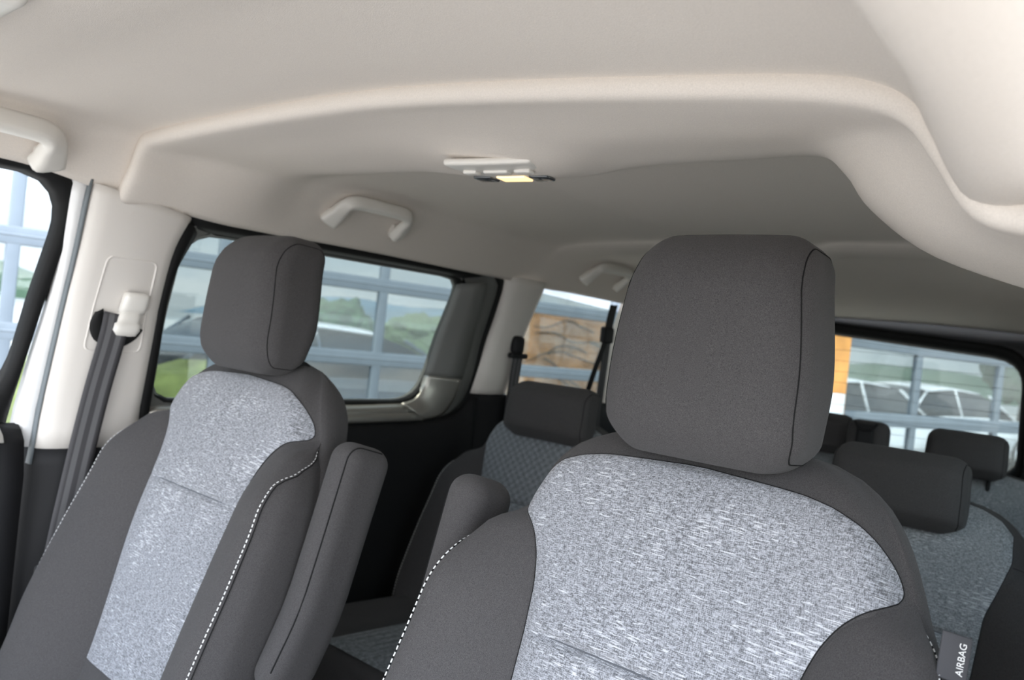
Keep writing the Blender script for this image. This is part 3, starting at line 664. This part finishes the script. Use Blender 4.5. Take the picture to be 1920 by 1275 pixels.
def belt_things():
    # front passenger belt with height adjuster, on the B pillar
    sb = empty('seat_belt', (-.74, -.11, 1.06)); tag(sb, 'front seat belt running down from the light B-pillar behind the passenger seat', 'seat belt')
    def A(o): o.parent = sb; o.matrix_parent_inverse = Matrix.Translation(sb.location).inverted(); return o
    P = [wallpt(-1, -.106, 1.085, .030), wallpt(-1, -.112, 1.04, .040), wallpt(-1, -.125, .93, .045), wallpt(-1, -.142, .78, .045), wallpt(-1, -.160, .60, .045), wallpt(-1, -.168, .40, .045)]
    A(strap('webbing', P, .048, None))
    # adjuster: upper grip, and lower shield
    def shell(name, pts, ds, wd):
        rows = []
        for (y, z, half, off) in pts:
            rows.append([wallpt(-1, y + half * math.copysign(abs(math.cos(a)) ** .5, math.cos(a)), z - .012 * math.cos(a) * 0, off + ds * (max(0, math.sin(a)) ** .5)) for a in [math.pi * k / 14 for k in range(15)]])
        o = grid(name, rows, beige_gloss, None, caps=False); return A(o)
    shell('adjuster_button', [(-.076, 1.128, .016, .010), (-.076, 1.126, .022, .018), (-.077, 1.118, .0235, .022), (-.079, 1.098, .0235, .023), (-.081, 1.088, .022, .020), (-.081, 1.087, .018, .010)], .016, 0)
    shell('belt_guide', [(-.081, 1.096, .018, .010), (-.082, 1.094, .019, .018), (-.085, 1.078, .021, .022), (-.087, 1.070, .021, .023), (-.0872, 1.068, .0245, .026), (-.089, 1.056, .0255, .028), (-.089, 1.046, .020, .026), (-.088, 1.044, .014, .014)], .018, 0)
    # black crescent opening behind the webbing
    cres = []
    lo = [(-.142, 1.085), (-.148, 1.062), (-.138, 1.036), (-.113, 1.024), (-.085, 1.024), (-.062, 1.040), (-.052, 1.058)]
    hi = [(-.130, 1.092), (-.122, 1.068), (-.112, 1.058), (-.1, 1.052), (-.085, 1.046), (-.068, 1.050), (-.056, 1.060)]
    A(band('belt_slot', lo, hi, [(0, .021), (.15, .0235), (.5, .024), (.85, .0235), (1, .021)], blackrub, -1, rows=24, thick=.002))
    # tongue lower on the strap
    A(rbox('belt_tongue', (.012, .060, .022), .005, blackp, None, seg=3, cuts=2, loc=wallpt(-1, -.166, .615, .052)))
    # cover plate recess line on the pillar
    loop = rounded([Vector(p) for p in [(-.142, 1.190), (-.048, 1.190), (-.046, 1.012), (-.152, 1.012)]], [.014, .014, .014, .014])
    inn = rounded([Vector(p) for p in [(-.138, 1.186), (-.052, 1.186), (-.050, 1.016), (-.148, 1.016)]], [.012, .012, .012, .012])
    pc = ring('pillar_cover', loop, inn, [(0, .0185), (.3, .0205), (.6, .0205), (1, .0180)], beige, -1, thick=0); A(pc)
    pl = rounded([Vector(p) for p in [(-.120, 1.274), (-.083, 1.274), (-.083, 1.256), (-.120, 1.256)]], [.006] * 4)
    pi = rounded([Vector(p) for p in [(-.118, 1.272), (-.085, 1.272), (-.085, 1.258), (-.118, 1.258)]], [.005] * 4)
    o = ring('trim', pl, pi, [(0, .017), (.5, .0205), (1, .017)], beige, -1, thick=0); tag(o, kind='structure'); o.name = 'trim_16'
    # second row belt at C pillar
    s2 = empty('seat_belt', (-.74, 1.05, 1.09)); tag(s2, 'black seat belt with round anchor on the second light pillar behind the sliding door', 'seat belt')
    def B(o): o.parent = s2; o.matrix_parent_inverse = Matrix.Translation(s2.location).inverted(); return o
    B(rbox('anchor_cover', (.03, .045, .055), .014, blackp, None, seg=5, cuts=2, loc=wallpt(-1, 1.052, 1.098, .036)))
    B(rbox('belt_guide', (.024, .075, .016), .007, blackp, None, seg=4, cuts=2, loc=wallpt(-1, 1.055, 1.066, .045)))
    B(strap('webbing', [wallpt(-1, 1.055, 1.07, .045), wallpt(-1, 1.062, .98, .048), wallpt(-1, 1.075, .88, .05), wallpt(-1, 1.09, .7, .05)], .046, None))
    # third row belt hanging across the quarter window
    s3 = empty('seat_belt', (-.70, 1.50, 1.24)); tag(s3, 'black third-row seat belt hanging across the rear quarter window', 'seat belt')
    def D(o): o.parent = s3; o.matrix_parent_inverse = Matrix.Translation(s3.location).inverted(); return o
    D(strap('webbing', [wallpt(-1, 1.465, 1.262, .045), wallpt(-1, 1.468, 1.21, .05), wallpt(-1, 1.475, 1.165, .055)], .045, None, m=blackp))
    D(rbox('belt_guide', (.02, .065, .055), .009, blackp, None, seg=4, cuts=2, loc=wallpt(-1, 1.472, 1.16, .055)))
    D(strap('lower_webbing', [wallpt(-1, 1.468, 1.15, .06), wallpt(-1, 1.452, 1.03, .062), wallpt(-1, 1.435, .93, .065), wallpt(-1, 1.42, .85, .07)], .030, None, m=blackp))
    D(strap('rear_webbing', [wallpt(-1, 1.49, 1.15, .05), wallpt(-1, 1.525, 1.03, .05), wallpt(-1, 1.55, .92, .05), wallpt(-1, 1.56, .82, .05)], .042, None))
belt_things()
cp_ = empty('centre_belt_pad', (.12, 1.66, .93)); tag(cp_, 'small dark pad with a black strap loop between the two third-row headrests', 'seat belt')
rbox('pad', (.115, .06, .14), .028, dark, cp_, seg=5, cuts=3, loc=(0, 0, -.01))
strap('strap', [Vector((0, -.034, .05)), Vector((0, -.040, .0)), Vector((0, -.040, -.08))], .045, cp_, (1, 0, 0), m=blackp)
tube('loop', spline([(-.03, -.035, .055), (-.018, -.038, .038), (0, -.038, .033), (.018, -.038, .038), (.03, -.035, .055)], 16), .004, blackp, cp_)

# ------------------------------------------------------------------ grab handles
def grab_handle(y0, y1, zt, zb, label, x=-.655, side=-1, grow=1.0):
    root = empty('grab_handle', (side * abs(x), (y0 + y1) / 2, zt)); tag(root, label, 'handle', 'roof grab handles')
    def A(o): o.parent = root; o.matrix_parent_inverse = Matrix.Translation(root.location).inverted(); return o
    X = lambda z, o: side * (interp(z, [1.28, 1.33, 1.376, 1.40], [.70, .668, .632, .60]) - o)
    pts = [(y0, zb, .012), (y0 + .002, zb + .012, .024), (y0 + .008, zt - .010, .033), (y0 + .026, zt - .001, .036), (y0 + .07, zt + .001, .037), ((y0 + y1) / 2, zt + .001, .038), (y1 - .07, zt + .001, .037), (y1 - .026, zt - .001, .036), (y1 - .008, zt - .010, .033), (y1 - .002, zb + .012, .024), (y1, zb, .012)]
    P = spline([(X(z, o), y, z) for y, z, o in pts], 41)
    A(tube('grip', P, [(.0105 + .004 * max(0, abs(i - 20) / 20 - .6) / .4) * grow for i in range(41)], beige_gloss, None, n=12, sx=[(.0145 + .008 * max(0, abs(i - 20) / 20 - .6) / .4) * grow for i in range(41)], up=(1, 0, .35)))
    for yy in (y0 + .010, y1 - .010):
        A(rbox('hinge', (.018, .022, .034), .006, beige, None, seg=3, cuts=2, loc=(X(zb + .006, .010), yy, zb + .008)))
    return root
grab_handle(.285, .480, 1.372, 1.330, 'middle roof grab handle, above the sliding door window')
grab_handle(1.27, 1.47, 1.366, 1.322, 'farthest small roof grab handle, above the rear quarter window')
grab_handle(-.52, -.272, 1.362, 1.322, 'grab handle cut by the left edge of the photo, above the front window', grow=1.25)

# ------------------------------------------------------------------ lamps
def dome_lamp():
    root = empty('dome_lamp', (.022, .078, 1.356)); root.rotation_euler = (0, 0, math.radians(9)); root.scale = (.86, .9, 1); tag(root, 'beige roof lamp console with glowing warm lens in the middle of the ceiling', 'lamp')
    ang = 0
    def A(o): o.parent = root; return o
    def shape(p):    # plate outline: wide, front edge straight, tapered to the back
        t = (p.y + .055) / .11
        return Vector((p.x * (1 - .25 * sm(.2, 1, t)), p.y - .012 * (1 - (p.x / .1) ** 2), p.z - .004 * (1 - (p.x / .1) ** 2)))
    A(rbox('housing', (.165, .110, .010), .005, beige_gloss, root, warp=shape, seg=4, cuts=8))
    lens = A(rbox('lens', (.055, .030, .005), .002, mat('lamp_lens', (1, .85, .6), .3, emit=((1, .62, .27), 0.9)), root, seg=3, cuts=3, loc=(.004, .026, -.0085)))
    lens['label'] = 'glowing warm lens'
    for x in (-.052, .056):
        A(rbox('reading_spot', (.036, .030, .005), .0025, mat('dark_spot_lens', (.05, .055, .06), .15, coat=1), root, seg=3, cuts=2, loc=(x, .026, -.0085)))['label'] = 'dark round reading spot'
    for x, w_ in ((-.050, .026), (.0, .046), (.050, .030)):
        A(rbox('switch', (w_, .018, .006), .0028, beige_gloss, root, seg=3, cuts=2, loc=(x, -.020, -.0095)))
dome_lamp()
fc = empty('front_roof_console', (-.185, -.555, 1.385)); tag(fc, 'front roof console cut off in the top left corner, with a red switch stripe', 'roof console')
rbox('housing', (.22, .20, .03), .014, beige_gloss, fc, seg=5, cuts=4, loc=(0, -.04, .006))
rbox('recess', (.15, .14, .012), .005, beige, fc, seg=3, cuts=3, loc=(-.01, -.045, -.010))
rbox('red_stripe', (.05, .012, .006), .002, mat('red_plastic', (.5, .04, .05), .4), fc, seg=2, cuts=2, loc=(.02, -.005, -.016))
rbox('switch', (.03, .02, .010), .004, beige_gloss, fc, seg=3, cuts=2, loc=(.045, -.01, -.016))

# ------------------------------------------------------------------ outside
GZ = -.42
conc = mat('pale_concrete', (.46, .44, .41), .9, noise_amt=.12, noise_scale=1.5)
g = grid('ground', [[Vector((x, y, GZ)) for x in (-60, -20, 0, 20, 60)] for y in (-60, -20, 0, 20, 60)], conc); tag(g, kind='structure')
alu = mat('painted_aluminium', (.17, .20, .23), .6, noise_amt=.05, noise_scale=8)
def facade_door(O, dr, s0, s1, pitch_s, sfirst, zs, label, D):
    root = empty('garage_door', (*(O + dr * (s0 + s1) / 2).xy, GZ)); tag(root, label, 'garage door')
    nrm = Vector((-dr.y, dr.x, 0)); rz = math.atan2(dr.y, dr.x)
    def bar(name, s_a, s_b, z_a, z_b, dep, m, off=0):
        c = O + dr * (s_a + s_b) / 2 + nrm * off; o = rbox(name, (abs(s_b - s_a), dep, z_b - z_a), .008, m, None, seg=2, cuts=1)
        o.location = (c.x, c.y, (z_a + z_b) / 2); o.rotation_euler = (0, 0, rz); o.parent = root; o.matrix_parent_inverse = Matrix.Translation(root.location).inverted(); return o
    for z in zs:
        bar('rail', s0, s1, z - .05, z + .05, .05, alu)
        bar('rail_lip', s0, s1, z - .006, z + .010, .062, alu)
    cols = []; s = sfirst
    while s > s0: s -= pitch_s
    s += pitch_s
    while s < s1: cols.append(s); s += pitch_s
    for s in cols: bar('mullion', s - .035, s + .035, zs[0], zs[-1], .045, alu)
    edges = [s0] + cols + [s1]
    for a, b_ in zip(edges, edges[1:]):
        for z0, z1 in zip(zs, zs[1:]): bar('pane', a, b_, z0 + .04, z1 - .04, .006, pane_glass, .0)
    return root
OA = Vector((-4.272, .559, 0)); dA = Vector((.252, .968, 0)).normalized()
OB = Vector((-2.675, .512, 0)); dB = Vector((.345, .938, 0)).normalized()
zs = [-.28, .27, .855, 1.39, 1.93, 2.48]
facade_door(OA, dA, -3.2, 5.6, 1.14, .25, zs, 'glazed grey sectional garage door seen through the left side windows', 1)
facade_door(OB, dB, 4.82, 9.8, 1.14, 5.72, [-.28, .24, .80, 1.36, 1.93, 2.48], 'glazed grey sectional garage door seen through the rear window', 1)
wood = mat('orange_timber', (.80, .36, .09), .6, noise_amt=.25, noise_scale=5)
def box_at(name, c, size, rz, m, r=.01, parent=None):
    o = rbox(name, size, r, m, parent, seg=2, cuts=1); o.location = c; o.rotation_euler = (0, 0, rz); return o
pB = OB + dB * 4.70; rzB = math.atan2(dB.y, dB.x)
tp = box_at('timber_post', (pB.x, pB.y, 1.1), (.22, .16, 3.04), rzB, wood); tag(tp, 'orange timber post left of the garage door in the rear window', 'post')
nt_ = box_at('notice', (pB.x + .10, pB.y - .02, .86), (.16, .01, .22), rzB, mat('white_paper', (.8, .85, .9), .6), .002); tag(nt_, 'white notice fixed low on the orange timber post', 'notice')
nb = Vector((-dB.y, dB.x, 0)); nt_.location = Vector((pB.x, pB.y, .86)) - nb * .09 + dB * .0
# timber wall with climbing twigs behind the panes
woodw = mat('weathered_timber_boards', (.62, .31, .14), .75, noise_amt=.35, noise_scale=3)
nA = Vector((-dA.y, dA.x, 0)); pW = OA + dA * 5.1 + nA * .45; rzA = math.atan2(dA.y, dA.x)
tw = box_at('timber_wall', (pW.x, pW.y, .50), (2.6, .12, 1.84), rzA, woodw); tag(tw, 'orange board wall behind the glass, seen through the rear quarter window', 'wall')
twig = empty('climbing_twigs', (pW.x, pW.y, GZ)); tag(twig, 'bare dark twigs trailing over the orange board wall', 'plant')
tm = mat('twig_bark', (.10, .09, .07), .8)
for k in range(14):
    s = -1.1 + random.random() * 1.6; z = .6 + random.random() * .7; pts = []
    ddx = random.uniform(-.1, .35); a = random.uniform(-.4, .4)
    for i in range(9):
        pts.append(pW + dA * s - nA * (.075 + .02 * random.random()) + Vector((0, 0, z))); s += .09 * math.cos(a) + ddx * .05; z += .09 * math.sin(a); a += random.uniform(-.45, .3)
    o = tube('twig', spline(pts, 24), .006, tm, None, n=6); o.parent = twig; o.matrix_parent_inverse = Matrix.Translation(twig.location).inverted()

def car(name, loc, rz, paint, label, L_=4.3, van=False, roofm=None):
    root = empty(name, (loc[0], loc[1], GZ)); root.rotation_euler = (0, 0, rz); tag(root, label, 'car', 'parked cars')
    H = 1.48 if not van else 1.9
    # side profile (x along car, z) : lower body and greenhouse
    low = [(-.5, .22), (-.5, .62), (-.49, .78), (-.40, .92), (-.22, .98), (.10, 1.0), (.38, .96), (.47, .84), (.5, .62), (.5, .24)]
    rows = []
    for j in range(13):
        v = -1 + 2 * j / 12; row = []
        for x, z in low: row.append(Vector((x * L_ * (1 - .07 * abs(v) ** 3), v * .89 * (1 - .04 * max(0, z - .6)), z * (1 if z < .3 else 1) - (.05 * abs(v) ** 6 if z > .5 else 0))))
        rows.append(row)
    b = grid('body', rows, paint, root, closed=True, caps=True)
    top = [(-.46, .90), (-.40, 1.22), (-.31, H - .06), (-.15, H), (.05, H - .03), (.14, H - .14), (.30, .96)]
    rows = []
    for j in range(9):
        v = -1 + 2 * j / 8; row = []
        for x, z in top: row.append(Vector((x * L_ * (1 - .05 * v * v), v * (.80 - .22 * max(0, z - .9)), z - .05 * v * v * (1 if z > 1 else 0))))
        rows.append(row)
    gh = grid('greenhouse', rows, mat('car_window', (.02, .025, .03), .3, spec=.3), root, closed=True, caps=True)
    rt = [p for p in top[1:6]]; rows = []
    for j in range(9):
        v = -1 + 2 * j / 8
        rows.append([Vector((x * L_ * (1 - .05 * v * v), v * (.815 - .22 * max(0, z - .9)), z - .05 * v * v + .012)) for x, z in spline([(p[0], p[1], 0) for p in rt], 15) for x, z in [(x, z)]] if False else [Vector((q.x * L_ * (1 - .05 * v * v), v * (.82 - .22 * max(0, q.y - .9)), q.y - .05 * v * v + .014)) for q in spline([(p[0], p[1], 0) for p in rt[1:4]], 15)])
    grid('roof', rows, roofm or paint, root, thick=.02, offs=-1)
    for s in (-1, 1):
        for (xa, za), (xb, zb) in (((-.455, .93), (-.32, H - .08)), ((-.10, .95), (-.13, H - .03)), ((.30, .96), (.12, H - .10))):
            tube('window_post', [Vector((xa * L_ * .96, s * .80, za)), Vector((xb * L_ * .955, s * (.80 - .22 * (zb - .9)), zb))], .022, paint, root, n=6)
        for x in (-.31, .32):
            tube('wheel', [Vector((x * L_, s * .70, .31)), Vector((x * L_, s * .90, .31))], .31, mat('tyre', (.015, .015, .016), .8), root, n=28)
            tube('wheel_rim', [Vector((x * L_, s * .895, .31)), Vector((x * L_, s * .91, .31))], .20, mat('rim', (.6, .61, .62), .3, metal=.8), root, n=20)
    return root
silver = mat('silver_paint', (.55, .58, .60), .25, metal=.6, coat=.5)
darkpaint = mat('dark_blue_paint', (.03, .045, .06), .2, coat=.8)
def beyond(px_s, O, dr, back, z=0):      # a point behind a facade
    n_ = Vector((-dr.y, dr.x, 0)); return O + dr * px_s + n_ * back
p = beyond(3.4, OA, dA, 2.9); car('parked_car', (p.x, p.y), rzA + .06, darkpaint, 'dark parked car, sky reflection painted as a white roof, beyond the panes of the left garage door', roofm=whitep)  # white roof colour paints in the sky reflected on the dark car
p = beyond(-1.8, OA, dA, 3.6); car('parked_car', (p.x, p.y), rzA + 3.1, silver, 'silver parked car beyond the panes nearest the front side window')
vz = math.atan2(9.6, 2.4)
p = beyond(9.9, OB, dB, 3.9); car('parked_car', (p.x, p.y), vz, whitep, 'cream white parked car beyond the rear window, left of the mullion')
p = beyond(14.9, OB, dB, 5.4); car('parked_car', (p.x, p.y), vz - .15, whitep, 'white parked car beyond the rear window, right of the mullion')

leafm = mat('leaf_green', (.07, .11, .045), .7, noise_amt=.5, noise_scale=14)
leafd = mat('leaf_dark_green', (.035, .08, .035), .7, noise_amt=.5, noise_scale=9)
grassm = mat('grass_green', (.20, .235, .07), .9, noise_amt=.4, noise_scale=4)
def blob(name, c, r, m, label, cat, group=None, seed=0, parent=None):
    bm = bmesh.new(); bmesh.ops.create_icosphere(bm, subdivisions=5, radius=1)
    for v in bm.verts:
        d = noise.noise(v.co * 2.3 + Vector((seed, 0, 0))) * .28 + noise.noise(v.co * 8 + Vector((seed, 3, 0))) * .16 + noise.noise(v.co * 22) * .07
        v.co *= 1 + d; v.co.x *= r[0]; v.co.y *= r[1]; v.co.z *= r[2]
    me = bpy.data.meshes.new(name); bm.to_mesh(me); bm.free(); o = link(name, me, m, parent); o.location = c
    if label: tag(o, label, cat, group)
    return o
def tree(c, h, r, m, label, seed):
    root = empty('tree', (c[0], c[1], GZ)); tag(root, label, 'tree')
    tube('trunk', [Vector((0, 0, 0)), Vector((.05, 0, h * .4)), Vector((0, .05, h * .75))], [.14, .10, .04], tm, root, n=10)
    blob('crown', (0, 0, h * .68), (r, r, h * .36), m, None, None, seed=seed, parent=root)
p = beyond(6.0, OA, dA, 9); tree((p.x, p.y), 1.8, .8, leafd, 'round dark green tree beyond the left garage door panes', 1)
p = beyond(9.2, OA, dA, 11); tree((p.x, p.y), 1.75, 1.1, leafm, 'light green tree above the dark parked car', 4)
p = beyond(19.2, OB, dB, 6); tree((p.x, p.y), 4.4, 1.2, leafm, 'tall green tree at the right edge of the rear window', 8)
nA_ = Vector((-dA.y, dA.x, 0))
o = grid('lawn', [[OA + dA * (.1 + 1.9 * k / 12) + nA_ * (.3 + 1.2 * j / 8) + Vector((0, 0, GZ + .3 + .75 * math.sin(math.pi * (.1 + .45 * j / 8)) + .05 * math.sin(k * 1.3 + j))) for k in range(13)] for j in range(9)], grassm, thick=.3, offs=-1); tag(o, 'yellow green grass bank low behind the left garage door', 'lawn', kind='stuff')
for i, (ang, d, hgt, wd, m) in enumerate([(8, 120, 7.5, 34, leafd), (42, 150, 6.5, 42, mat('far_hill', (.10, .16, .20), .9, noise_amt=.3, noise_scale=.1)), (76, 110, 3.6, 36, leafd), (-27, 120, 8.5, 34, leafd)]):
    # ridge along the horizon, as seen from the car towards the left and behind
    a = math.radians(180 - ang); c = Vector((math.cos(a) * d, math.sin(a) * d, GZ)); t = Vector((-math.sin(a), math.cos(a), 0)); nn = Vector((math.cos(a), math.sin(a), 0)); rows = []
    for j in range(7):
        v = j / 6; rows.append([c + t * (u * wd) + nn * (v * 40) + Vector((0, 0, hgt * math.sin(math.pi * min(1, v * 1.2) * .5) * max(0, 1 - u * u) ** .5 * (1 + .25 * noise.noise(Vector((u * 4, v * 2, i)))) - .3)) for u in [-1 + k / 20 for k in range(41)]])
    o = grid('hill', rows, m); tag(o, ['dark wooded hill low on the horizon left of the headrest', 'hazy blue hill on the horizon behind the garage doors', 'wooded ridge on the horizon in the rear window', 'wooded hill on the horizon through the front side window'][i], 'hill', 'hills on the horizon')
